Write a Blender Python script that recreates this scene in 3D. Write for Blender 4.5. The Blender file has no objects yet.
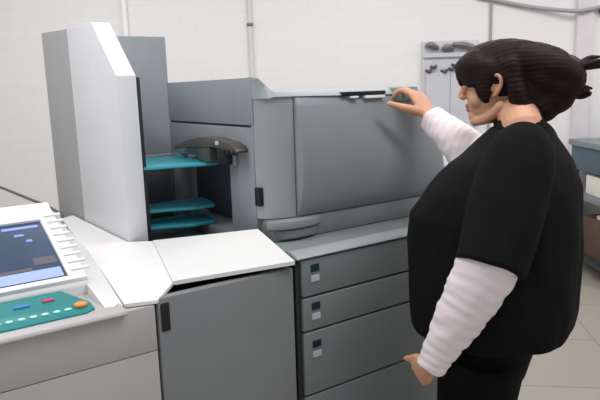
import bpy, bmesh, math, random
import numpy as np
from mathutils import Vector, Matrix, noise
random.seed(7)
sc = bpy.context.scene
COL = sc.collection
V = Vector

# ---------------------------------------------------------------- materials
def lin(c):
    return tuple(((x/255)/12.92 if x/255 <= .04045 else ((x/255+.055)/1.055)**2.4) for x in c) + (1,)
def mat(name, rgb, rough=.5, metal=0., var=.04, vscale=9., bump=0., bscale=300., emit=0., spec=.4, trans=0., coat=0.):
    m = bpy.data.materials.new(name); m.use_nodes = True
    nt = m.node_tree; N = nt.nodes; L = nt.links
    b = N['Principled BSDF']
    b.inputs['Roughness'].default_value = rough; b.inputs['Metallic'].default_value = metal
    b.inputs['Specular IOR Level'].default_value = spec
    if trans: b.inputs['Transmission Weight'].default_value = trans
    if coat: b.inputs['Coat Weight'].default_value = coat
    tc = N.new('ShaderNodeTexCoord')
    n1 = N.new('ShaderNodeTexNoise'); n1.inputs['Scale'].default_value = vscale; n1.inputs['Detail'].default_value = 4
    L.new(tc.outputs['Object'], n1.inputs['Vector'])
    r = N.new('ShaderNodeValToRGB'); c = lin(rgb)
    r.color_ramp.elements[0].position = .3; r.color_ramp.elements[1].position = .7
    r.color_ramp.elements[0].color = tuple(min(1, x*(1-var)) for x in c[:3])+(1,)
    r.color_ramp.elements[1].color = tuple(min(1, x*(1+var)) for x in c[:3])+(1,)
    L.new(n1.outputs['Fac'], r.inputs['Fac']); L.new(r.outputs['Color'], b.inputs['Base Color'])
    if emit:
        L.new(r.outputs['Color'], b.inputs['Emission Color']); b.inputs['Emission Strength'].default_value = emit
    if bump:
        n2 = N.new('ShaderNodeTexNoise'); n2.inputs['Scale'].default_value = bscale; n2.inputs['Detail'].default_value = 2
        L.new(tc.outputs['Object'], n2.inputs['Vector'])
        bp = N.new('ShaderNodeBump'); bp.inputs['Strength'].default_value = bump; bp.inputs['Distance'].default_value = .002
        L.new(n2.outputs['Fac'], bp.inputs['Height']); L.new(bp.outputs['Normal'], b.inputs['Normal'])
    return m

M = {}
M['white'] = mat('white_plastic', (232, 231, 230), .45, var=.015, bump=.08)
M['panelwhite'] = mat('pale_panel', (226, 226, 230), .5, var=.015, bump=.08)
M['console'] = mat('console_grey', (184, 179, 178), .5, var=.02, bump=.1)
M['grey'] = mat('machine_grey', (138, 144, 148), .45, var=.03, bump=.1)
M['lightgrey'] = mat('machine_light_grey', (154, 159, 162), .42, var=.02, bump=.1)
M['doorgrey'] = mat('door_grey', (128, 130, 131), .5, var=.03, bump=.1)
M['towergrey'] = mat('tower_grey', (172, 173, 175), .5, var=.03, bump=.1)
M['slab'] = mat('slab_grey', (150, 157, 161), .42, var=.03, bump=.1)
M['drawer'] = mat('drawer_grey', (124, 131, 131), .45, var=.03, bump=.1)
M['dark'] = mat('dark_gap', (40, 42, 44), .6)
M['inner'] = mat('inner_dark_grey', (88, 92, 98), .6)
M['black'] = mat('black_plastic', (26, 27, 29), .45)
M['guide'] = mat('dark_guide_plastic', (78, 74, 70), .35, var=.15, vscale=40)
M['teal'] = mat('teal_tray', (66, 172, 188), .35, var=.04)
M['tealkey'] = mat('teal_keypad', (22, 128, 130), .4, var=.05)
M['mint'] = mat('mint_button', (190, 240, 225), .4)
M['orange'] = mat('orange_button', (240, 150, 70), .4)
M['red'] = mat('red_mark', (190, 50, 90), .5)
M['blue'] = mat('blue_mark', (60, 120, 190), .5)
M['screen'] = mat('screen_blue', (46, 66, 92), .25, var=.25, vscale=4, emit=.3)
M['lav'] = mat('screen_lavender', (140, 155, 225), .3, var=.05, emit=.6)
M['lavdim'] = mat('screen_text', (125, 130, 190), .3, emit=.5)
M['brownui'] = mat('screen_brown', (84, 78, 86), .3, emit=.4)
M['window'] = mat('status_window', (38, 56, 66), .2)
M['label'] = mat('drawer_label', (188, 198, 202), .5)
M['paper'] = mat('paper', (240, 240, 238), .8, var=.02)
M['green'] = mat('grey_green_block', (134, 152, 148), .45, var=.08, vscale=60)
M['cable'] = mat('grey_cable', (105, 98, 96), .5)
M['pipe'] = mat('white_painted_pipe', (222, 219, 219), .5)
M['pipegrey'] = mat('grey_pipe', (168, 165, 168), .5)
M['clip'] = mat('grey_clip', (128, 128, 128), .4, metal=.4)
M['clipdark'] = mat('dark_clip', (92, 78, 80), .5)
M['sheet'] = mat('clear_sheet', (240, 240, 246), .25, trans=.35, var=.03)
M['skin'] = mat('skin', (214, 160, 130), .5, var=.06, vscale=30, bump=.1, bscale=500)
M['lips'] = mat('lips', (186, 120, 104), .45)
M['hair'] = mat('hair_brown', (36, 20, 20), .6, var=.3, vscale=55, spec=.2)
M['shirt'] = mat('black_cotton', (17, 17, 19), .9, var=.12, vscale=14, bump=.35, bscale=160, spec=.15)
M['trousers'] = mat('black_trousers', (13, 13, 14), .9, var=.1, bump=.3, bscale=200, spec=.15)
M['sleeve'] = mat('white_jersey', (244, 231, 234), .85, var=.03, bump=.3, bscale=220, spec=.15)
M['shoe'] = mat('black_leather', (22, 21, 21), .4)
M['eye'] = mat('eye_white', (225, 220, 215), .2); M['iris'] = mat('iris_dark', (40, 26, 18), .2)
M['tablegrey'] = mat('table_grey', (128, 136, 138), .45)
M['tableblue'] = mat('table_blue_grey', (76, 96, 112), .5)
M['steel'] = mat('dark_steel', (70, 72, 74), .5, metal=.3)
M['brown'] = mat('brown_card', (96, 78, 66), .8, var=.1)
M['boxwhite'] = mat('white_carton', (236, 236, 222), .7)

def wall_mat():
    m = bpy.data.materials.new('white_painted_brick'); m.use_nodes = True
    nt = m.node_tree; N = nt.nodes; L = nt.links; b = N['Principled BSDF']
    tc = N.new('ShaderNodeTexCoord'); br = N.new('ShaderNodeTexBrick')
    br.inputs['Scale'].default_value = 1.0
    br.inputs['Brick Width'].default_value = .225; br.inputs['Row Height'].default_value = .075
    br.inputs['Mortar Size'].default_value = .006; br.inputs['Mortar Smooth'].default_value = .6
    br.inputs['Color1'].default_value = lin((242, 239, 238)); br.inputs['Color2'].default_value = lin((240, 237, 236))
    br.inputs['Mortar'].default_value = lin((238, 235, 234))
    L.new(tc.outputs['Object'], br.inputs['Vector'])
    L.new(br.outputs['Color'], b.inputs['Base Color'])
    bp = N.new('ShaderNodeBump'); bp.inputs['Strength'].default_value = .015; bp.inputs['Distance'].default_value = .004; bp.invert = True
    L.new(br.outputs['Fac'], bp.inputs['Height']); L.new(bp.outputs['Normal'], b.inputs['Normal'])
    b.inputs['Roughness'].default_value = .6
    return m
def floor_mat():
    m = bpy.data.materials.new('beige_vinyl_tiles'); m.use_nodes = True
    nt = m.node_tree; N = nt.nodes; L = nt.links; b = N['Principled BSDF']
    tc = N.new('ShaderNodeTexCoord'); mp = N.new('ShaderNodeMapping'); mp.inputs['Rotation'].default_value = (0, 0, math.radians(8))
    L.new(tc.outputs['Object'], mp.inputs['Vector'])
    br = N.new('ShaderNodeTexBrick'); br.offset = 0; br.inputs['Scale'].default_value = 1
    br.inputs['Brick Width'].default_value = .6; br.inputs['Row Height'].default_value = .6
    br.inputs['Mortar Size'].default_value = .004
    br.inputs['Color1'].default_value = lin((164, 157, 147)); br.inputs['Color2'].default_value = lin((161, 155, 145))
    br.inputs['Mortar'].default_value = lin((136, 128, 121))
    L.new(mp.outputs['Vector'], br.inputs['Vector']); L.new(br.outputs['Color'], b.inputs['Base Color'])
    b.inputs['Roughness'].default_value = .45
    return m

# ---------------------------------------------------------------- mesh helpers
def new(): return bmesh.new()
def box(bm, lo, hi, bev=0., seg=2):
    lo, hi = V(lo), V(hi)
    r = bmesh.ops.create_cube(bm, size=1)
    vs = r['verts']
    for v in vs:
        v.co = V([lo[i]+(v.co[i]+.5)*(hi[i]-lo[i]) for i in range(3)])
    if bev:
        es = list({e for v in vs for e in v.link_edges})
        bmesh.ops.bevel(bm, geom=es, offset=bev, segments=seg, profile=.5, affect='EDGES', clamp_overlap=True)
    return bm
def loft(bm, rings, cap=True):
    rv = [[bm.verts.new(p) for p in r] for r in rings]
    n = len(rings[0])
    for a, b in zip(rv, rv[1:]):
        for i in range(n):
            bm.faces.new((a[i], a[(i+1) % n], b[(i+1) % n], b[i]))
    if cap:
        bm.faces.new(rv[0][::-1]); bm.faces.new(rv[-1])
    return bm
def prism(bm, pts, vec, bev=0., seg=2):
    """polygon pts (3D) extruded along vec"""
    vec = V(vec)
    a = [bm.verts.new(V(p)) for p in pts]; b = [bm.verts.new(V(p)+vec) for p in pts]
    n = len(pts); fs = [bm.faces.new(a[::-1]), bm.faces.new(b)]
    for i in range(n): fs.append(bm.faces.new((a[i], a[(i+1) % n], b[(i+1) % n], b[i])))
    bmesh.ops.recalc_face_normals(bm, faces=fs)
    if bev:
        es = list({e for f in fs for e in f.edges})
        bmesh.ops.bevel(bm, geom=es, offset=bev, segments=seg, profile=.5, affect='EDGES', clamp_overlap=True)
    return bm
def spline(pts, k=6):
    pts = [np.array(p, float) for p in pts]
    P = [2*pts[0]-pts[1]]+pts+[2*pts[-1]-pts[-2]]
    out = []
    for i in range(1, len(P)-2):
        for j in range(k):
            t = j/k
            out.append(.5*((2*P[i])+(-P[i-1]+P[i+1])*t+(2*P[i-1]-5*P[i]+4*P[i+1]-P[i+2])*t*t+(-P[i-1]+3*P[i]-3*P[i+1]+P[i+2])*t**3))
    out.append(pts[-1])
    return out
def tube(bm, pts, rad, n=12, k=5, flat=1., up=None, ends=True):
    """tapered tube through pts; rad scalar or list; flat scales the second axis"""
    if not hasattr(rad, '__len__'): rad = [rad]*len(pts)
    q = spline([list(p)+[r] for p, r in zip(pts, rad)], k) if len(pts) > 2 else [np.array(list(p)+[r], float) for p, r in zip(pts, rad)]
    C = [V(x[:3]) for x in q]; R = [max(1e-4, x[3]) for x in q]
    rings = []; ref = V(up) if up is not None else None
    prev = None
    for i, c in enumerate(C):
        t = (C[min(i+1, len(C)-1)]-C[max(i-1, 0)]).normalized()
        if prev is None:
            a = ref if ref is not None else (V((0, 0, 1)) if abs(t.z) < .9 else V((1, 0, 0)))
        else: a = prev
        u = (a-t*a.dot(t)).normalized(); w = t.cross(u); prev = u
        rings.append([c+u*math.cos(2*math.pi*j/n)*R[i]*flat+w*math.sin(2*math.pi*j/n)*R[i] for j in range(n)])
    if ends:  # rounded ends
        def dome(c, t, ring, r):
            out = []
            for f, g in ((.5, .87), (.87, .5)):
                out.append([c+(V(p)-c)*g+t*r*f*min(1, flat) for p in ring])
            return out
        t0 = (C[0]-C[1]).normalized(); t1 = (C[-1]-C[-2]).normalized()
        rings = dome(C[0], t0, rings[0], R[0])[::-1]+rings+dome(C[-1], t1, rings[-1], R[-1])
    loft(bm, rings)
    return bm
def ellipsoid(bm, c, r, rot=None, u=20, v=12):
    m = Matrix.Translation(V(c)) @ (rot.to_4x4() if rot is not None else Matrix.Identity(4)) @ Matrix.Diagonal((*r, 1))
    bmesh.ops.create_uvsphere(bm, u_segments=u, v_segments=v, radius=1, matrix=m)
    return bm

def link(name, bm, m, parent=None, smooth=False, origin=None, mesh=None):
    if mesh is None:
        bmesh.ops.recalc_face_normals(bm, faces=bm.faces[:])
        mesh = bpy.data.meshes.new(name)
        off = V(parent['_o']) if parent is not None else (V(origin) if origin is not None else V((0, 0, 0)))
        bmesh.ops.translate(bm, verts=bm.verts[:], vec=-off)
        bm.to_mesh(mesh); bm.free()
        if smooth:
            for p in mesh.polygons: p.use_smooth = True
        for x in (m if isinstance(m, list) else [m]): mesh.materials.append(x)
    o = bpy.data.objects.new(name, mesh); COL.objects.link(o)
    if parent is not None:
        o.parent = parent; o['_o'] = list(parent['_o'])
    elif origin is not None:
        o.location = origin; o['_o'] = list(origin)
    else: o['_o'] = [0, 0, 0]
    return o
def smooth_angle(o, deg=35):
    me = o.data
    for p in me.polygons: p.use_smooth = True
    me.set_sharp_from_angle(angle=math.radians(deg))
    return o
def thing(name, label, cat, loc, group=None):
    o = bpy.data.objects.new(name, None); COL.objects.link(o); o.location = loc; o['_o'] = list(loc)
    o.empty_display_size = .05
    o['label'] = label; o['category'] = cat
    if group: o['group'] = group
    return o
def tag(o, label, cat, group=None):
    o['label'] = label; o['category'] = cat
    if group: o['group'] = group
    return o
def bx(name, lo, hi, m, parent, bev=.003, seg=2):
    return smooth_angle(link(name, box(new(), lo, hi, bev, seg), m, parent))
def fused(bm, voxel, smooth=4, factor=.5):
    """voxel-union of overlapping closed pieces into one continuous mesh (a new bmesh)"""
    bmesh.ops.triangulate(bm, faces=bm.faces[:])
    bmesh.ops.recalc_face_normals(bm, faces=bm.faces[:])
    me = bpy.data.meshes.new('tmp'); bm.to_mesh(me); bm.free()
    o = bpy.data.objects.new('tmp', me); COL.objects.link(o)
    r = o.modifiers.new('r', 'REMESH'); r.mode = 'VOXEL'; r.voxel_size = voxel; r.adaptivity = 0
    if smooth:
        s = o.modifiers.new('s', 'SMOOTH'); s.iterations = smooth; s.factor = factor
    dg = bpy.context.evaluated_depsgraph_get(); dg.update()
    m2 = bpy.data.meshes.new_from_object(o.evaluated_get(dg))
    bpy.data.objects.remove(o); bpy.data.meshes.remove(me)
    b = new(); b.from_mesh(m2); bpy.data.meshes.remove(m2)
    return b

# ---------------------------------------------------------------- camera
cam = bpy.data.cameras.new('camera'); co = bpy.data.objects.new('camera', cam); COL.objects.link(co)
def cam_rot(p, r, yw):
    Xd = np.array([math.sin(yw), 0, math.cos(yw)]); Yd = np.array([-math.cos(yw), 0, math.sin(yw)]); Zd = np.array([0, -1, 0.])
    Rp = np.array([[1, 0, 0], [0, math.cos(p), -math.sin(p)], [0, math.sin(p), math.cos(p)]])
    Rr = np.array([[math.cos(r), -math.sin(r), 0], [math.sin(r), math.cos(r), 0], [0, 0, 1]])
    return np.array([Rr @ Rp @ d for d in (Xd, Yd, Zd)])
CR = cam_rot(math.radians(10.3), math.radians(-1.8), math.radians(55.5))
mw = Matrix.Identity(4)
for i in range(3):
    mw[i][0] = CR[i, 0]; mw[i][1] = -CR[i, 1]; mw[i][2] = -CR[i, 2]
mw[2][3] = 1.5
co.matrix_world = mw
cam.sensor_width = 36; cam.lens = 620/600*36; cam.clip_start = .05
sc.camera = co

# ---------------------------------------------------------------- room
F = V((.5663, .8242, 0)); S = V((.8242, -.5663, 0))     # into the room / along the back wall
WD = 5.1
def wp(s, z, d=0.): return F*(WD-d)+S*s+V((0, 0, z))       # point on the back wall, d in front of it
wallrot = Matrix(((S.x, F.x, 0), (S.y, F.y, 0), (0, 0, 1))).to_4x4()
def wall_plane(name, origin, rx, w, h, m, thick=.1):
    """a wall slab; object axes: x along wall, y up, so the brick texture lies flat"""
    bm = box(new(), (-w/2, 0, -thick), (w/2, h, 0))
    me = bpy.data.meshes.new(name); bm.to_mesh(me); bm.free(); me.materials.append(m)
    o = bpy.data.objects.new(name, me); COL.objects.link(o)
    n = V((rx[1], -rx[0], 0))
    m4 = Matrix(((rx[0], 0, n.x, origin[0]), (rx[1], 0, n.y, origin[1]), (0, 1, n.z, origin[2]), (0, 0, 0, 1)))
    o.matrix_world = m4; o['kind'] = 'structure'
    return o
WM = wall_mat()
wall_plane('wall_back', wp(0, 0), (S.x, S.y), 10.2, 3.2, WM)
wall_plane('wall_left', F*1.5-S*4.9, (F.x, F.y), 7.4, 3.2, WM)
wall_plane('wall_right', F*1.5+S*5.0, (-F.x, -F.y), 7.2, 3.2, WM)
fl = bpy.data.objects.new('floor', None)
bm = box(new(), (-5.1, -2.2, -.08), (5.1, 5.2, 0))
me = bpy.data.meshes.new('floor'); bm.to_mesh(me); bm.free(); me.materials.append(floor_mat())
fl = bpy.data.objects.new('floor', me); COL.objects.link(fl); fl.matrix_world = wallrot; fl['kind'] = 'structure'
# painted column on the wall at the right
def wallbox(name, s0, s1, z0, z1, d0, d1, m, bev=.004, parent=None, origin=None):
    bm = box(new(), (s0, WD-d1, z0), (s1, WD-d0, z1), bev)
    bmesh.ops.transform(bm, matrix=wallrot, verts=bm.verts[:])
    return link(name, bm, m, parent, origin=origin)
o = wallbox('trim_1', 2.235, 2.36, 0, 3.2, 0, .05, mat('pillar_paint', (226, 220, 224), .6)); o['kind'] = 'structure'
o = wallbox('baseboard_back', -5.05, 2.23, 0, .1, 0, .015, M['pipegrey']); o['kind'] = 'structure'

# pipes and cables on the wall
def wallpipe(name, s, z0, z1, r, m, label, clips=()):
    t = thing(name, label, 'pipe', wp(s, z0, r))
    link('pipe_run', tube(new(), [wp(s, z0, r), wp(s, (z0+z1)/2, r), wp(s, z1, r)], r, 12, 2), m, t, True)
    for z in clips:
        bm = new(); tube(bm, [wp(s, z-.012, r), wp(s, z+.012, r)], r*1.35, 12, 1, ends=False)
        link('saddle_clip', bm, M['clip'], t, True)
    return t
wallpipe('conduit_pipe', -.352, 0, 3.2, .018, M['pipe'], 'pale vertical conduit with grey saddle clip on white wall above the grey cover', (2.0,))
wallpipe('conduit_pipe', -1.336, 0, 3.2, .022, mat('bright_pipe', (250, 250, 250), .3), 'bright white vertical pipe on the wall behind the tall sorter tower')
wallpipe('conduit_pipe', 1.56, 0, 3.2, .011, M['pipegrey'], 'thin grey vertical conduit on the wall above the dark hair')
t = thing('wall_cable', 'grey cable drooping along the top of the white wall at right', 'cable', wp(2., 2.05, .05))
link('cord', tube(new(), [wp(1.45, 2.155, .02), wp(1.553, 2.135, .02), wp(1.8, 2.08, .025), wp(2.0, 2.045, .04), wp(2.2, 2.02, .075), wp(2.3, 2.028, .075), wp(2.43, 2.05, .03)], .016, 10, 5), M['pipegrey'], t, True)
o = link('end_plug', box(new(), (-.03, -.03, -.03), (.03, .03, .03), .01), M['black'], None)
o.parent = t; o.location = wp(2.45, 2.03, .03)-V(t['_o'])

# clear sheet holder on the wall
t = thing('wall_rack', 'clear plastic holder with grey clamps hanging on white wall beside the face', 'rack', wp(1.17, 1.1, .03))
wallbox('backing_sheet', 1.01, 1.46, 1.0, 1.83, .02, .028, M['sheet'], .003, t)
wallbox('clear_pocket', 1.04, 1.232, 1.0, 1.58, .03, .055, M['sheet'], .003, t)
wallbox('clear_pocket', 1.235, 1.42, 1.0, 1.58, .03, .055, M['sheet'], .003, t)
wallbox('rail', 1.02, 1.46, 1.70, 1.735, .0, .05, mat('rail_pale', (206, 206, 210), .4), .004, t)
for s0, s1, z0, z1 in ((1.03, 1.13, 1.745, 1.83), (1.16, 1.25, 1.735, 1.80), (1.245, 1.45, 1.725, 1.83)):
    link('clamp', tube(new(), [wp(s0+.02, z1-.035, .05), wp((s0+s1)/2, (z0+z1)/2+.01, .06), wp(s1-.01, z0+.03, .05)], [.028, .036, .03], 12, 4, flat=.7), M['clip'], t, True)
for s0, z in ((1.045, 1.60), (1.085, 1.63), (1.17, 1.595), (1.23, 1.61), (1.255, 1.64)):
    link('hook', tube(new(), [wp(s0, z, .03), wp(s0+.02, z-.012, .07), wp(s0+.035, z+.005, .04)], .011, 8, 3), M['clipdark'], t, True)

# ---------------------------------------------------------------- work table at the right
t = thing('work_table', 'blue grey work table on castors beyond the woman at right', 'table', F*4.45+S*2.75)
def rb(name, s0, s1, d0, d1, z0, z1, m, parent=None, bev=.006, origin=None):
    bm = box(new(), (s0, d0, z0), (s1, d1, z1), bev); bmesh.ops.transform(bm, matrix=wallrot, verts=bm.verts[:])
    return smooth_angle(link(name, bm, m, parent, origin=origin))
rb('worktop', 2.16, 3.5, 4.2, 4.95, .985, 1.03, M['tablegrey'], t)
rb('apron', 2.18, 3.47, 4.22, 4.93, .80, .975, M['tableblue'], t)
rb('apron_strip', 2.18, 3.47, 4.215, 4.94, .972, .987, M['black'], t)
rb('shelf', 2.18, 3.47, 4.22, 4.93, .575, .63, M['tablegrey'], t)
for s in (2.19, 3.43):
    for d in (4.24, 4.88):
        rb('leg', s, s+.04, d, d+.04, .09, .985, M['steel'], t)
rb('lower_shelf', 2.18, 3.47, 4.22, 4.93, .10, .13, M['steel'], t)
for s in (2.21, 3.45):
    for d in (4.26, 4.90):
        bm = new(); c = F*d+S*s
        tube(bm, [c+V((0, 0, .045))-S*.014, c+V((0, 0, .045))+S*.014], .045, 16, 1, ends=False)
        link('castor', bm, M['black'], t, True)
o = rb('carton', 2.2, 2.9, 4.3, 4.7, .631, .775, M['boxwhite'], None, .006, F*4.5+S*2.5+V((0, 0, .631)))
tag(o, 'white carton lying on the middle shelf of the work table', 'box')
t2 = thing('storage_box', 'brown box with pale papers on top, lowest shelf of the work table', 'box', F*4.5+S*2.5+V((0, 0, .131)))
rb('carton_body', 2.24, 2.95, 4.25, 4.8, .131, .44, M['brown'], t2)
rb('paper_stack', 2.25, 2.5, 4.27, 4.6, .441, .475, mat('pinkish_paper', (226, 206, 196), .8), t2)

# ---------------------------------------------------------------- printer console
P0 = (.1, 1.7, 0)
pr = thing('digital_printer', 'pale grey printer base with tilted touch screen and teal keypad', 'printer', P0)
FY = 1.403
bx('body', (-.75, FY+.02, .03), (.518, 2.1, .985), M['console'], pr, .006)
bx('front_panel', (-.75, FY, .8695), (.522, FY+.03, .986), M['console'], pr, .002)
bx('front_panel', (-.75, FY, .05), (.522, FY+.03, .8675), M['console'], pr, .002)
bx('plinth', (-.74, FY+.03, 0), (.515, 2.08, .05), M['dark'], pr, .002)
# front lip under the keypad
bm = new()
prism(bm, [(-.75, 1.39, .980), (-.75, 1.387, .985), (-.75, 1.392, .992), (-.75, 1.43, .995), (-.75, 1.6, .995), (-.75, 1.6, .980)], (1.20, 0, 0), .002)
smooth_angle(link('front_lip', bm, M['console'], pr))
# tilted console housing, profile in YZ
def scr(y): return 1.03+(y-1.591)*(.107/.271)
prof = [(1.575, .994), (1.575, 1.022), (1.585, 1.032), (1.95, scr(1.95)+.008), (1.97, scr(1.95)), (2.02, 1.0), (2.02, .975), (1.575, .975)]
bm = new()
A = [(-.75, y, z) for y, z in prof]
prism(bm, A, (1.165, 0, 0), .006)
con = smooth_angle(link('control_console', bm, M['white'], pr))
# sloping right flank of the console
bm = new()
a = [(.41, 1.435, .996), (.41, 1.575, 1.022), (.41, 1.95, 1.165), (.41, 2.02, 1.0), (.41, 2.02, .985), (.41, 1.435, .985)]
b = [(.452, 1.428, .994), (.470, 1.56, .9985), (.520, 1.96, 1.02), (.53, 2.055, 1.0), (.53, 2.055, .987), (.452, 1.428, .987)]
loft(bm, [a, b]); smooth_angle(link('console_flank', bm, M['white'], pr))
nrm = V((0, -.107, .271)).normalized(); slp = V((0, .271, .107)).normalized()
def sp(x, y, d): return V((x, y, scr(y)))+nrm*d
def slab(name, x0, x1, y0, y1, d0, d1, m, parent):
    bm = new()
    prism(bm, [sp(x0, y0, d0), sp(x1, y0, d0), sp(x1, y1, d0), sp(x0, y1, d0)], nrm*(d1-d0), .0008, 1)
    return link(name, bm, m, parent)
bm = new()   # raised bezel frame round the screen
for x0, x1, y0, y1 in ((-.2, .415, 1.583, 1.60), (.372, .415, 1.60, 1.865), (-.2, .415, 1.865, 1.95)):
    prism(bm, [sp(x0, y0, .0), sp(x1, y0, .0), sp(x1, y1, .0), sp(x0, y1, .0)], nrm*.014, .002)
smooth_angle(link('screen_bezel', bm, M['white'], con))
slab('screen_edge', -.2, .372, 1.60, 1.606, .0075, .0125, M['black'], con)
scn = slab('screen', -.2, .3715, 1.60, 1.866, .001, .007, M['screen'], con)
def ui(name, x0, x1, y0, y1, m): return slab(name, x0, x1, y0, y1, .0068, .0078, m, con)
ui('menu_bar', -.2, .366, 1.609, 1.650, M['lav'])
ui('menu_text', -.1, .30, 1.652, 1.664, M['brownui'])
ui('title_text', .265, .36, 1.838, 1.85, M['lavdim'])
ui('screen_icon', .29, .315, 1.805, 1.815, M['lavdim'])
ui('screen_icon', .315, .33, 1.775, 1.786, M['lavdim'])
ui('status_field', .31, .366, 1.67, 1.70, M['brownui'])
for k in range(9):   # ribs on the right bezel
    y = 1.615+k*.032
    slab('bezel_rib', .385, .43, y, y+.010, .013, .018, M['panelwhite'], con)
# keypad
kp = new()
kpts = [(-.75, 1.425, .994), (.365, 1.425, .994), (.388, 1.44, .994), (.388, 1.475, .994), (.345, 1.566, .994), (-.75, 1.566, .994)]
kz = lambda y: 1.0+(y-1.425)*.14
loft(kp, [[(x, y, z) for x, y, z in kpts], [(x, y, kz(y)-.002) for x, y, z in kpts], [(x-.003*(x > .3), y+(.003 if y < 1.45 else -.003), kz(y)) for x, y, z in kpts]])
key = smooth_angle(link('keypad', kp, M['tealkey'], pr))
def oval(name, x, y, rx, ry, m, h=.005):
    z = kz(y)
    bm = new()
    ring = [(x+rx*math.cos(a*math.pi/10), y+ry*math.sin(a*math.pi/10)) for a in range(20)]
    loft(bm, [[(px, py, z-.001) for px, py in ring], [(px, py, z+h*.6) for px, py in ring], [(x+(px-x)*.7, y+(py-y)*.7, z+h) for px, py in ring]])
    return link(name, bm, m, key, True)
for k in range(15): oval('key_button', .331-k*.0255, 1.455, .0085, .0065, M['mint'], h=.003)
oval('start_button', .362, 1.462, .016, .014, M['orange'], h=.008)
bx('key_mark', (.290, 1.515, kz(1.515)), (.315, 1.53, kz(1.53)+.002), M['red'], key, .0005, 1)
bx('key_mark', (.225, 1.51, kz(1.51)), (.26, 1.524, kz(1.524)+.002), M['blue'], key, .0005, 1)

# ---------------------------------------------------------------- door module with white lid
dm = thing('paper_stacker', 'dark grey door cabinet under a tilted white lid', 'cabinet', (.73, 1.7, 0))
bx('body', (.53, FY+.03, .03), (.936, 1.9, .965), M['doorgrey'], dm, .004)
bx('plinth', (.535, FY+.05, 0), (.93, 1.88, .04), M['dark'], dm, .002)
dr = bx('door', (.5285, FY, .05), (.934, FY+.028, 1.0), M['doorgrey'], dm, .006)
hd = bx('door_handle', (.536, FY-.004, .912), (.559, FY+.01, .985), M['black'], dr, .003)
bm = new()
c00, c10, c11, c01 = V((.5885, 1.44, 1.024)), V((.930, 1.388, 1.024)), V((.940, 1.600, 1.078)), V((.7005, 1.855, 1.034))
def patch(bm, dz, flip, n=8):
    g = [[bm.verts.new(c00.lerp(c10, i/n).lerp(c01.lerp(c11, i/n), j/n)+V((0, 0, dz))) for i in range(n+1)] for j in range(n+1)]
    for j in range(n):
        for i in range(n): bm.faces.new((g[j][i], g[j][i+1], g[j+1][i+1], g[j+1][i]))
    return g[0]+[r[-1] for r in g[1:]]+g[-1][-2::-1]+[g[j][0] for j in range(n-1, 0, -1)]
ra, rb_ = patch(bm, 0, 0), patch(bm, -.011, 1)
for i in range(len(ra)): bm.faces.new((ra[i], ra[(i+1) % len(ra)], rb_[(i+1) % len(ra)], rb_[i]))
smooth_angle(link('lid', bm, M['white'], dm), 50)
bm = new()
prism(bm, [(.455, 1.425, .998), (.528, 1.40, .998), (.588, 1.44, 1.020), (.700, 1.856, 1.032), (.637, 1.91, 1.030), (.637, 2.55, 1.02), (.61, 2.62, 1.0), (.535, 2.06, .9985), (.50, 1.75, .9985)], (0, 0, -.010), .001, 1)
smooth_angle(link('side_deck', bm, M['white'], dm))
bx('deck_support', (.55, 2.11, .03), (.63, 2.6, .985), M['console'], dm)
bx('lid_support', (.62, 1.50, .96), (.92, 1.60, 1.008), M['black'], dm)

# ---------------------------------------------------------------- sorter tower
tw = thing('sorter_tower', 'tall pale sorter tower with sloped top and teal trays', 'sorter', (.8, 2.3, 0))
bx('base', (.645, 1.93, 0), (.94, 2.8, .995), M['grey'], tw, .004)
bm = new()
X0 = .642
prism(bm, [(X0, 1.907, .99), (X0, 1.907, 1.552), (X0, 2.11, 1.731), (X0, 2.405, 1.738), (X0, 2.405, .99)], (.064, 0, 0), .003)
smooth_angle(link('side_panel', bm, M['panelwhite'], tw))
bm = new()
prism(bm, [(X0+.001, 2.407, .98), (X0+.001, 2.407, 1.737), (X0+.001, 2.80, 1.755), (X0+.001, 2.80, .98)], (.062, 0, 0), .003)
smooth_angle(link('rear_panel', bm, M['towergrey'], tw))
bx('back_panel', (.708, 2.42, .98), (1.03, 2.49, 1.717), M['slab'], tw, .004)
bx('inner_strip', (.7065, 1.925, 1.0), (.724, 1.95, 1.547), M['dark'], tw, .001)
for z, y0, y1, x1 in ((1.262, 1.925, 2.16, 1.01), (1.104, 2.0, 2.10, .995), (1.0475, 1.99, 2.10, .985)):
    bm = new()
    pts = [(.713, y0, z), (.80, y0-.02, z), (x1-.10, y0-.055, z), (x1-.02, y0-.05, z), (x1, y0+.02, z), (x1, y1, z+.003), (.713, y1, z+.003)]
    prism(bm, pts, (0, 0, -.011), .003, 3)
    smooth_angle(link('tray', bm, M['teal'], tw), 60)
bx('rear_plate', (.709, 2.262, 1.038), (1.06, 2.28, 1.262), M['slab'], tw, .002)
bx('tray_divider', (.712, 2.24, .998), (.94, 2.26, 1.235), M['inner'], tw, .002)

# ---------------------------------------------------------------- drawer unit
du = thing('paper_drawer_unit', 'dark grey cabinet of wide paper drawers under the curved cover', 'cabinet', (1.35, 1.75, 0))
XE = 1.74
bx('body', (.948, FY+.03, .03), (XE, 2.36, 1.01), M['drawer'], du, .004)
bx('plinth', (.96, FY+.06, 0), (XE-.01, 2.3, .05), M['dark'], du, .002)
bm = new()
prism(bm, [(.944, 1.446, 1.0105), (.944, 1.446, 1.036), (.944, 2.36, 1.036), (.944, 2.36, 1.0105)], (XE+.004-.944, 0, 0), .002)
smooth_angle(link('top_ledge', bm, M['drawer'], du), 40)
bm = new()
prism(bm, [(.944, 1.41, 1.017), (.944, 1.396, 1.020), (.944, 1.396, 1.023), (.944, 1.402, 1.029), (.944, 1.418, 1.036), (.944, 1.432, 1.038), (.944, 1.446, 1.0365), (.944, 1.446, 1.012)], (XE+.004-.944, 0, 0), .001)
smooth_angle(link('front_lip', bm, M['lightgrey'], du), 60)  # paler grey than the ledge: highlight on the rounded edge put into the colour
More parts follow.
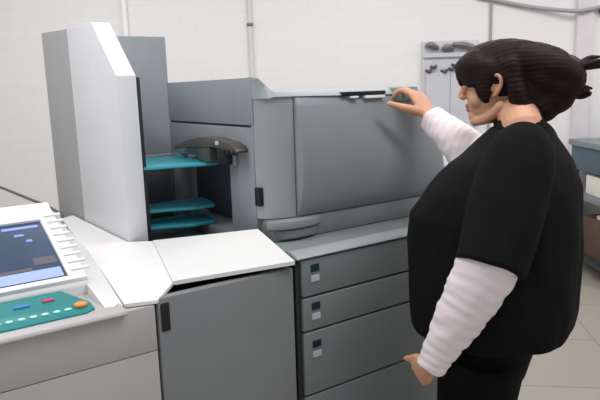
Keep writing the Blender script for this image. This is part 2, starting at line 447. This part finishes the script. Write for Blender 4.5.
bx('corner_strip', (.943, FY+.004, .05), (.957, FY+.035, 1.01), M['dark'], du, .002)
zs = [1.017, .902, .797, .597, .397, .197, .05]
for k in range(6):
    z1, z0 = zs[k]-.003, zs[k+1]+.003
    d = bx('drawer', (.962, FY-.002, z0), (XE, FY+.03, z1), M['drawer'], du, .004, 3)
    zt = z1-.016 if k < 2 else z1-.028
    bx('status_window', (.992, FY-.005, zt-.022), (1.022, FY+.002, zt), M['window'], d, .001, 1)
    bx('size_label', (.992, FY-.005, zt-.052), (1.022, FY+.002, zt-.033), M['label'], d, .001, 1)

# ---------------------------------------------------------------- finisher
fi = thing('finisher', 'grey finisher with large curved front cover standing on the drawer unit', 'machine', (1.3, 1.8, 1.037))
fx = .95; ZB = 1.0371
bm = new()
prism(bm, [(fx, 1.618, 1.391), (fx, 1.618, 1.525), (fx, 1.626, 1.533), (fx, 2.25, 1.532), (fx, 2.25, 1.391)], (.03, 0, 0), .002)
smooth_angle(link('upper_side_panel', bm, M['grey'], fi))
bm = new()
box(bm, (fx, 1.622, ZB), (fx+.03, 1.78, 1.384), .002)
box(bm, (fx, 1.778, 1.27), (fx+.03, 2.25, 1.384), .002)
box(bm, (fx, 2.165, ZB), (fx+.03, 2.25, 1.272), .002)
smooth_angle(link('lower_side_panel', bm, M['grey'], fi))
bx('groove', (fx+.006, 1.63, 1.375), (fx+.03, 2.25, 1.40), M['dark'], fi, .001)
bx('recess_back', (fx+.10, 1.76, 1.04), (fx+.12, 2.25, 1.30), M['inner'], fi, .001)
bx('housing', (fx+.12, 1.64, ZB), (1.58, 2.21, 1.478), M['grey'], fi, .01)
bx('top_plate', (fx+.03, 1.585, 1.470), (1.58, 2.21, 1.486), M['lightgrey'], fi, .004)
# corner post
pl = [(.952, 1.635), (.954, 1.612), (.965, 1.592), (.985, 1.577), (1.015, 1.568), (1.058, 1.562), (1.061, 1.58), (1.061, 1.65)]
bm = new()
loft(bm, [[(x, y, z) for x, y in pl] for z in (1.106, 1.473)])
smooth_angle(link('corner_post', bm, M['lightgrey'], fi), 40)
bx('side_handle', (fx-.004, 1.596, 1.146), (fx+.016, 1.622, 1.203), M['black'], fi, .003)
# curved cover: profile in YZ, swept in X, top corner rounded at the right end
cprof = [(1.572, 1.096), (1.553, 1.112), (1.538, 1.148), (1.529, 1.195), (1.526, 1.26), (1.530, 1.33), (1.539, 1.395), (1.548, 1.44), (1.556, 1.468), (1.57, 1.480), (1.59, 1.487)]
bm = new(); rings = []
xs = [1.062, 1.0645]+[1.08+i*.025 for i in range(20)]+[1.565, 1.58, 1.595, 1.61, 1.625, 1.64, 1.65, 1.66, 1.668, 1.675, 1.68]
for x in xs:
    e = max(0, (x-1.60)/.08); e = e*e*.05
    e2 = .003 if x < 1.063 else 0
    bow = .008*math.sin(math.pi*min(1, (x-1.062)/.62))
    zt = 1.487-(.16*(1-math.sqrt(max(0, 1-((x-1.54)/.141)**2))) if x > 1.54 else 0)
    g = lambda z: 1.096+(z-1.096)*(zt-1.096)/(1.487-1.096)
    sx = lambda z: x+max(0, x-1.5)*.5*(1-(z-1.096)/.391)
    ring = [(sx(z), y+e+e2-bow*(1-abs(z-1.26)/.25), g(z)) for y, z in cprof]
    ring += [(sx(1.487), 1.665, g(1.487)), (sx(1.096), 1.665, 1.096)]
    rings.append(ring)
loft(bm, rings)
cv = smooth_angle(link('front_cover', bm, M['grey'], fi), 50)
# light trim along the top edge, rising at the left end
tp = [(.9505, 1.617, 1.534, 1.612, 1.47), (.962, 1.60, 1.531, 1.588, 1.47), (.978, 1.595, 1.514, 1.573, 1.47), (.995, 1.593, 1.499, 1.565, 1.474), (1.01, 1.593, 1.495, 1.561, 1.474), (1.061, 1.593, 1.495, 1.556, 1.474),
      (1.25, 1.593, 1.495, 1.547, 1.471), (1.45, 1.593, 1.495, 1.549, 1.468), (1.535, 1.593, 1.495, 1.551, 1.465)]
bm = new()
loft(bm, [[(x, yl, zl), (x, yl+.008+.3*(yu-yl-.008), zl+.62*(zu-zl)), (x, yu-.006, zu-.003), (x, yu, zu), (x, yu+.03, zu-.001), (x, yu+.03, zl)] for x, yu, zu, yl, zl in tp])
smooth_angle(link('top_trim', bm, M['lightgrey'], fi), 40)
# slot with papers
bx('slot', (1.235, 1.540, 1.4695), (1.415, 1.58, 1.4815), M['black'], cv, .002)
bx('slot_paper', (1.325, 1.536, 1.4585), (1.408, 1.56, 1.4675), M['paper'], cv, .001)
bx('slot_paper', (1.265, 1.536, 1.461), (1.295, 1.56, 1.4675), M['paper'], cv, .001)
bx('release_block', (1.46, 1.540, 1.444), (1.565, 1.60, 1.4915), M['green'], cv, .006)
bx('skirt', (.965, 1.556, ZB), (1.73, 1.64, 1.103), M['drawer'], fi, .004)
def halfdisc(name, z0, z1, r, m, y=1.575):
    bm = new()
    pts = [(1.055+r*math.cos(a*math.pi/16), y-r*.5*math.sin(a*math.pi/16), z0) for a in range(17)]
    prism(bm, pts, (0, 0, z1-z0), .004)
    return smooth_angle(link(name, bm, m, fi), 40)
halfdisc('lip_base', 1.044, 1.072, .085, M['drawer'])
halfdisc('lip', 1.076, 1.102, .10, M['grey'])
# dark arched paper guide on the side
bm = new()
arch = [(1.585, 1.322), (1.60, 1.338), (1.64, 1.350), (1.69, 1.357), (1.76, 1.362), (1.85, 1.360), (1.93, 1.350), (2.0, 1.332), (2.07, 1.312), (2.085, 1.302), (2.08, 1.296), (1.95, 1.312), (1.75, 1.326), (1.65, 1.318), (1.59, 1.312)]
arch = [(1.65+(y-1.585)*.93, 1.296+(z-1.296)*.82-.002) for y, z in arch]
prism(bm, [(.905, y, z) for y, z in arch], (.044, 0, 0), .004)
pg = smooth_angle(link('paper_guide', bm, M['guide'], fi))
bx('guide_stem', (.91, 1.73, 1.266), (.94, 1.79, 1.32), M['black'], pg, .004)
bx('guide_stem', (.91, 1.84, 1.264), (.94, 1.93, 1.318), M['guide'], pg, .004)
bx('guide_bracket', (.935, 1.72, 1.262), (.949, 1.738, 1.31), M['green'], pg, .004)
bx('guide_sticker', (.902, 1.76, 1.328), (.907, 1.78, 1.340), M['label'], pg, .0005, 1)
for y in (1.66, 1.69, 1.72): bx('guide_roller', (.897, y, 1.302), (.92, y+.018, 1.318), M['black'], pg, .006)

# ---------------------------------------------------------------- cable to the printer
t = tag(link('power_cable', tube(new(), [(.626, 2.68, .99), (.628, 2.735, 1.001), (.595, 2.841, 1.027), (.56, 2.967, 1.041), (.489, 3.269, 1.07), (.373, 3.728, 1.112), (.2, 4.3, 1.15), (.05, 5.2, 1.2), (.0, 6.17, 1.2)], .0065, 8, 6), M['cable'], None, True),
        'dark thin cable sagging behind the screen to the tall tower', 'cable')

# ---------------------------------------------------------------- person
PO = (1.33, 1.0, 0)
pe = thing('person', 'person in black polo shirt over white long sleeves reaching to the cover', 'person', PO)
fw = V((-.5, .86, 0)).normalized(); rt = V((fw.y, -fw.x, 0))      # body facing and her right
def A(v): return V(v)
Ls, Le, Lw = A((1.285, .92, 1.325)), A((1.149, .897, 1.087)), A((1.073, 1.003, .820))
Rs, Re, Rw = A((1.565, 1.095, 1.325)), A((1.525, 1.245, 1.262)), A((1.508, 1.424, 1.388))
chest = A((1.415, 1.02, 1.25)); neck0 = A((1.432, 1.03, 1.35))
HC = V((1.453, 1.121, 1.489))
hf = V((-.56, .82, -.07)).normalized(); hr = V((hf.y, -hf.x, 0)).normalized(); hu = hr.cross(hf)
HR = Matrix((hr, hf, hu)).transposed()
def H(x, y, z): return HC+hr*x+hf*y+hu*z
pel = A((1.36, 1.05, .80)); LO = V((-.015, .010, 0))
def ellring(c, a, b, n=28, f=fw, r=rt, pw=2.3, dz=0):
    out = []
    for i in range(n):
        t_ = 2*math.pi*i/n; cs, sn = math.cos(t_), math.sin(t_)
        x = math.copysign(abs(cs)**(2/pw), cs)*a; y = math.copysign(abs(sn)**(2/pw), sn)*b
        out.append(c+r*x+f*y+V((0, 0, dz*sn)))
    return out

def hand(bm, w, d, n, th, curls, spread=.30, L=1., thumb_dir=None, thumb_curl=.3):
    """w wrist, d direction of palm, n back-of-hand normal, th side of the thumb"""
    d = d.normalized(); n = (n-d*n.dot(d)).normalized(); s = d.cross(n)
    if s.dot(th) < 0: s = -s
    pl_ = .082*L
    rings = []
    for f, hw, ht in ((-.12, .024, .019), (.1, .027, .018), (.4, .036, .0165), (.75, .041, .0145), (1.0, .040, .012)):
        c = w+d*(pl_*f); rr = []
        for i in range(16):
            a_ = 2*math.pi*i/16; rr.append(c+s*math.cos(a_)*hw*L+n*math.sin(a_)*ht*L)
        rings.append(rr)
    loft(bm, rings)
    lens = (.070, .078, .073, .058)
    for k in range(4):
        off = (.0315-k*.021)*L
        p = w+d*(pl_*(.93-.03*abs(k-1)))+s*off
        ang = (1.5-k)*spread*.5
        dd = (d*math.cos(ang)+s*math.sin(ang)).normalized()
        c = curls[k]; pts = [p-dd*.02]; q = p; a_ = 0
        for seg, fr in ((.45, .6), (.30, 1.), (.25, .7)):
            pts.append(q); a_ += c*fr
            q = q+(dd*math.cos(a_)-n*math.sin(a_))*lens[k]*seg*L
        pts.append(q)
        tube(bm, pts, [.0084*L, .0088*L, .0082*L, .0074*L, .006*L], 10, 4)
    td = (thumb_dir or (d*.55+s*.75-n*.3)).normalized()
    p = w+d*(pl_*.22)+s*.018*L-n*.006
    p2 = p+(td*.9+s*.25).normalized()*.04*L; p3 = p2+td*.032*L; p4 = p3+(td*(1-thumb_curl)+d*thumb_curl).normalized()*.028*L
    tube(bm, [p, p2, p3, p4], [.0155*L, .0125*L, .010*L, .0078*L], 10, 4)

def person_body():
    bm = new()
    # trunk
    tr = [(pel+V((0, 0, -.06))+LO, .11, .09), (pel+V((0, 0, .05))+LO*.5, .13, .11), (A((1.36, 1.05, .95)), .165, .14), (A((1.37, 1.055, 1.08)), .155, .13),
          (chest, .165, .12), (A((1.43, 1.03, 1.31)), .12, .075), (neck0+V((0, 0, .01)), .07, .06)]
    loft(bm, [ellring(*x) for x in tr])
    # neck
    tube(bm, [neck0+V((0, 0, -.04)), neck0+V((0, 0, .03)), H(0, -.03, -.05), H(0, -.02, .0)], [.066, .056, .053, .055], 20, 4)
    # head
    ellipsoid(bm, H(0, -.012, .030), (.073, .092, .080), HR)
    ellipsoid(bm, H(0, .030, -.030), (.060, .058, .075), HR)
    ellipsoid(bm, H(0, .045, .025), (.058, .045, .05), HR)
    ellipsoid(bm, H(0, .058, -.080), (.030, .030, .026), HR)
    for s_ in (-1, 1):
        ellipsoid(bm, H(s_*.036, .055, -.035), (.026, .026, .024), HR)      # cheeks
        tube(bm, [H(s_*.062, -.005, -.055), H(s_*.048, .03, -.085), H(s_*.014, .068, -.094)], [.016, .015, .015], 10, 4)  # jaw
        tube(bm, [H(s_*.012, .086, .026), H(s_*.034, .078, .026), H(s_*.052, .06, .018)], .007, 8, 3)      # brow
        ellipsoid(bm, H(s_*.010, .099, -.024), (.008, .009, .006), HR)     # nostril wings
        # ear: rim and lobe
        tube(bm, [H(s_*.069, .018, .012), H(s_*.077, .012, .027), H(s_*.085, -.006, .024), H(s_*.083, -.010, .002), H(s_*.076, .003, -.021), H(s_*.069, .014, -.028)], .0055, 8, 4)
        ellipsoid(bm, H(s_*.071, .006, .0), (.006, .016, .024), HR)
        ellipsoid(bm, H(s_*.020, .088, .004), (.012, .006, .007), HR)      # eyelids
    tube(bm, [H(0, .086, .022), H(0, .095, .0), H(0, .103, -.018), H(0, .098, -.026)], [.008, .009, .010, .008], 10, 4)   # nose
    tube(bm, [H(-.022, .078, -.050), H(0, .089, -.048), H(.022, .078, -.050)], [.004, .006, .004], 8, 5)
    tube(bm, [H(-.020, .077, -.058), H(0, .087, -.060), H(.020, .077, -.058)], [.004, .007, .004], 8, 5)
    # arms
    tube(bm, [neck0+V((0, 0, -.03)), Ls.lerp(neck0, .3)+V((0, 0, -.02)), Ls, Ls.lerp(Le, .5), Le, Le.lerp(Lw, .35), Lw.lerp(Le, .15), Lw], [.04, .05, .060, .056, .05, .047, .033, .028], 18, 5)
    tube(bm, [neck0+V((0, 0, -.03)), Rs.lerp(neck0, .3)+V((0, 0, -.02)), Rs, Rs.lerp(Re, .5), Re, Re.lerp(Rw, .35), Rw.lerp(Re, .15), Rw], [.04, .05, .060, .056, .047, .045, .033, .028], 18, 5)
    # legs
    for s_ in (-1, 1):
        hip = pel+LO+rt*(.075*s_)+V((0, 0, -.02))
        kn = V((pel.x, pel.y, .45))+LO+rt*(.085*s_)+fw*.03; an = V((pel.x, pel.y, .08))+LO+rt*(.11*s_)-fw*.01
        tube(bm, [hip, hip.lerp(kn, .5), kn, kn.lerp(an, .35), an], [.07, .07, .052, .05, .036], 18, 5)
        tube(bm, [an+V((0, 0, -.02))-fw*.02, an+V((0, 0, -.045))+fw*.06, an+V((0, 0, -.05))+fw*.14], [.038, .034, .026], 12, 4)
    # hands
    hand(bm, Lw+(Lw-Le).normalized()*.012, V((.033, .138, -.095)), (-rt*.9+V((0, 0, .25))), V((0, .2, 1)), (.45, .5, .55, .6), L=.9, thumb_dir=V((.02, .14, -.06)), thumb_curl=.1)
    hand(bm, Rw+(Rw-Re).normalized()*.01, V((.05, .66, .75)), V((.2, -.68, .67)), V((-1, -.1, 0)), (.75, .7, .7, .75), L=1.16, thumb_dir=V((-.9, .38, .25)), thumb_curl=.1)
    return fused(bm, .003, 3, .4)
bm = person_body()
body = link('body', bm, [M['skin'], M['lips']], pe, True)
off = V(PO)
for p in body.data.polygons:
    l = HR.transposed() @ (p.center+off-HC)
    if abs(l.x) < .024 and l.y > .083 and -.068 < l.z < -.043: p.material_index = 1
for s_ in (-1, 1):
    bm = new(); ellipsoid(bm, H(s_*.030, .071, .006), (.0115, .0115, .0115), HR, 16, 10)
    ey = link('eye', bm, M['eye'], body, True)
    bm = new(); ellipsoid(bm, H(s_*.030, .080, .005), (.005, .0032, .005), HR, 12, 8)
    link('iris', bm, M['iris'], ey, True)
    bm = new(); tube(bm, [H(s_*.014, .0905, .030), H(s_*.034, .083, .034), H(s_*.05, .068, .027)], [.003, .004, .002], 8, 4)
    link('eyebrow', bm, M['hair'], body, True)

# shirt: torso, loose short sleeves
bm = new()
SH = [  # centre, half width, half depth
    (A((1.350, 1.053, .838)), .212, .207), (A((1.350, 1.053, .858)), .220, .214), (A((1.351, 1.052, .905)), .224, .219), (A((1.354, 1.053, .98)), .222, .221),
    (A((1.358, 1.061, 1.076)), .214, .224), (A((1.360, 1.060, 1.1525)), .208, .218), (A((1.384, 1.049, 1.227)), .207, .192), (A((1.402, 1.040, 1.29)), .185, .150),
    (A((1.424, 1.038, 1.335)), .14, .112), (A((1.434, 1.032, 1.378)), .085, .078)]
loft(bm, [ellring(*x) for x in SH])
dl = (Le-Ls).normalized(); dr_ = (Re-Rs).normalized()
hemL = Le+dl*(.02)
tube(bm, [Ls.lerp(neck0, .75)+V((0, 0, -.02)), Ls.lerp(neck0, .4)+V((0, 0, -.012)), Ls+V((0, 0, -.005)), Ls.lerp(hemL, .35), Ls.lerp(hemL, .7), hemL], [.058, .07, .083, .088, .088, .088], 24, 5, ends=False)
hemR = Rs.lerp(Re, .45)
tube(bm, [Rs.lerp(neck0, .75)+V((0, 0, -.02)), Rs.lerp(neck0, .4)+V((0, 0, -.012)), Rs+V((0, 0, -.005)), Rs.lerp(hemR, .6), hemR], [.058, .07, .078, .075, .074], 24, 5, ends=False)
bm = fused(bm, .006, 3, .5)
for v in bm.verts:   # soft folds
    q = v.co
    w_ = noise.noise(V((q.x*7, q.y*7, q.z*3.2)))*.010+noise.noise(V((q.x*16+3, q.y*16, q.z*9)))*.004
    v.co = q+v.normal*w_
link('polo_shirt', bm, M['shirt'], pe, True)
# collar
bm = new(); rings = []
for f, a_, b_ in ((.0, .077, .068), (.35, .070, .064), (1., .064, .060), (1., .058, .054), (.0, .060, .052)):
    c = neck0+V((.0, .0, .012))+(H(0, -.03, -.05)-neck0)*(.5*f)
    rings.append(ellring(c, a_, b_, 28, pw=2, dz=-.018))
loft(bm, rings, cap=False)
link('collar', bm, M['shirt'], pe, True)
# white sleeves
def sleeve(pts, rad, amp):
    bm = new(); tube(bm, pts, rad, 28, 16, ends=False)
    bmesh.ops.subdivide_edges(bm, edges=bm.edges[:], cuts=1)
    bm.normal_update()
    ax = (V(pts[-1])-V(pts[0])).normalized()
    for v in bm.verts:
        l = (v.co-V(pts[0])).dot(ax)
        ph = l*240+6*noise.noise(v.co*9)
        v.co = v.co+v.normal*(amp*math.sin(ph)+.004*noise.noise(V((v.co.x*18, v.co.y*18, v.co.z*40))))
    return bm
dwL = (Lw-Le).normalized()
link('undershirt_sleeve', sleeve([Ls.lerp(Le, .55), Le+dl*-.02, Le.lerp(Lw, .2), Le.lerp(Lw, .55), Lw-dwL*.03, Lw+dwL*.012], [.064, .070, .069, .058, .041, .037], .0008), M['sleeve'], pe, True)
dwR = (Rw-Re).normalized()
link('undershirt_sleeve', sleeve([Rs.lerp(Re, .2), Rs.lerp(Re, .75), Re+V((0, .01, 0)), Re.lerp(Rw, .35), Re.lerp(Rw, .7), Rw+dwR*.004], [.066, .070, .070, .064, .052, .042], .0008), M['sleeve'], pe, True)
# trousers
bm = new()
loft(bm, [ellring(pel+V((0, 0, -.10))+LO, .12, .11), ellring(pel+V((0, 0, -.02))+LO, .145, .13), ellring(pel+V((0, 0, .06))+LO*.5, .175, .16), ellring(pel+V((0, 0, .13)), .18, .17)])
for s_ in (-1, 1):
    hip = pel+LO+rt*(.07*s_)+V((0, 0, -.03)); kn = V((pel.x, pel.y, .45))+LO+rt*(.085*s_)+fw*.03; an = V((pel.x, pel.y, .06))+LO+rt*(.11*s_)-fw*.01
    tube(bm, [hip, hip.lerp(kn, .35), kn, kn.lerp(an, .5), an], [.110, .106, .084, .078, .074], 22, 5, ends=False)
bm = fused(bm, .008, 4, .5)
for v in bm.verts: v.co = v.co+v.normal*(noise.noise(V((v.co.x*9, v.co.y*9, v.co.z*5)))*.007)
link('trousers', bm, M['trousers'], pe, True)
for s_ in (-1, 1):
    an = V((pel.x, pel.y, .0))+LO+rt*(.11*s_)
    bm = new()
    rings = []
    for f, hw, h0, h1 in ((-.075, .026, .0, .05), (-.05, .036, .0, .075), (0, .04, .0, .085), (.07, .043, .0, .07), (.13, .046, .0, .05), (.17, .036, .0, .035), (.185, .018, .004, .026)):
        c = an+fw*f
        rings.append([c+rt*math.cos(2*math.pi*i/16)*hw+V((0, 0, (h0+h1)/2+math.sin(2*math.pi*i/16)*(h1-h0)/2)) for i in range(16)])
    loft(bm, rings)
    link('shoe', bm, M['shoe'], pe, True)

# hair
bm = new()
ellipsoid(bm, H(0, -.016, .038), (.086, .101, .086), HR, 28, 18)
ellipsoid(bm, H(0, .040, .056), (.070, .060, .042), HR, 24, 14)        # fringe top
for k in range(13):        # fringe locks over the forehead
    a_ = -1.35+k*.225
    r0 = .078
    st = H(math.sin(a_)*.05, .045+.03*math.cos(a_), .084); md = H(math.sin(a_)*.072, .035+.065*math.cos(a_), .062); en = H(math.sin(a_)*.077, .030+.070*math.cos(a_), .019-.008*math.cos(k*2.1)-.016*(abs(a_) > .8))
    tube(bm, [st, md, en], [.016, .016, .009], 10, 4)
for s_ in (-1, 1):         # side locks in front of the ears
    for x_, y_, z_, r_ in ((.064, .048, -.022, .008), (.069, .036, -.035, .008), (.069, .030, -.038, .007)):
        tube(bm, [H(s_*.07, y_-.005, .055), H(s_*(x_+.008), y_, .018), H(s_*x_, y_, z_)], [.020, .015, r_], 10, 4)
    tube(bm, [H(s_*.074, -.035, .05), H(s_*.073, -.048, -.005), H(s_*.063, -.057, -.055), H(s_*.043, -.074, -.098)], [.026, .026, .028, .028], 14, 5)
ellipsoid(bm, H(0, -.085, -.020), (.070, .055, .070), HR, 24, 16)
ellipsoid(bm, H(0, -.085, .042), (.080, .080, .064), HR, 24, 16)
ellipsoid(bm, H(0, -.115, .020), (.082, .075, .072), HR, 24, 16)
ellipsoid(bm, H(.0, -.155, .0), (.074, .066, .068), HR, 24, 16)      # bun
ellipsoid(bm, H(.0, -.135, -.045), (.058, .056, .048), HR, 24, 16)
def grooves(bm, amp=.0011):
    bm.normal_update()
    for v in bm.verts:
        l = HR.transposed() @ (v.co-HC)
        th = math.atan2(l.z-.01, l.x)
        ph = th*52+5*noise.noise(l*13)
        v.co = v.co+v.normal*(amp*math.sin(ph)+.004*noise.noise(l*22))
for s_ in (-1, 0, 1):
    tube(bm, [H(s_*.03, .02, .070), H(s_*.042, -.05, .068), H(s_*.04, -.12, .045), H(s_*.03, -.17, .01)], [.038, .043, .048, .045], 16, 5)
ellipsoid(bm, H(0, -.105, -.062), (.06, .052, .05), HR, 24, 16)
ellipsoid(bm, H(0, .005, .075), (.066, .085, .047), HR, 24, 16)
ellipsoid(bm, H(0, -.075, -.085), (.042, .04, .035), HR, 24, 16)
bm = fused(bm, .0045, 9, .5); bm.normal_update()
grooves(bm)
hair = link('hair', bm, M['hair'], pe, True)
rnd = random.Random(3)
for n_, y_, z_, up_, l0, l1 in ((8, -.205, .03, .1, .04, .065), (6, -.19, -.04, -.15, .03, .045)):
    bm = new(); ellipsoid(bm, H(0, y_+.01, z_), (.03, .022, .018), HR)
    for k in range(n_):
        d_ = V((rnd.uniform(-.3, .3), -1, up_+rnd.uniform(-.2, .2))).normalized()
        c = H(rnd.uniform(-.02, .02), y_, z_+rnd.uniform(-.008, .008)); e = c+HR @ d_*rnd.uniform(l0, l1)
        tube(bm, [c, c.lerp(e, .5)+hu*rnd.uniform(-.004, .006), e], [.009, .008, .004], 8, 4)
    link('hair_tuft', fused(bm, .003, 2, .5), M['hair'], hair, True)

for o in list(bpy.data.objects):
    if '_o' in o: del o['_o']

# ---------------------------------------------------------------- light
w = bpy.data.worlds.new('world'); sc.world = w; w.use_nodes = True
bg = w.node_tree.nodes['Background']; bg.inputs['Color'].default_value = (.93, .96, 1, 1); bg.inputs['Strength'].default_value = .56
def area(name, loc, sx, sy, e, rz=0, col=(1, .98, .96)):
    l = bpy.data.lights.new(name, 'AREA'); l.shape = 'RECTANGLE'; l.size = sx; l.size_y = sy; l.energy = e; l.color = col
    o = bpy.data.objects.new(name, l); COL.objects.link(o); o.location = loc; o.rotation_euler = (0, 0, rz)
    return o
rz = math.atan2(S.y, S.x)
for i, (d, s) in enumerate(((3.6, -1.6), (3.6, .6), (3.6, 2.8), (1.3, -1.4), (1.3, 1.0))):
    p = F*d+S*s
    area('ceiling_lamp', (p.x, p.y, 2.95), 1.5, .35, 20 if d > 2 else 24, rz)
sc.view_settings.view_transform = 'Standard'; sc.view_settings.look = 'None'; sc.view_settings.gamma = 1
sc.view_settings.exposure = .08; sc.view_settings.use_curve_mapping = False
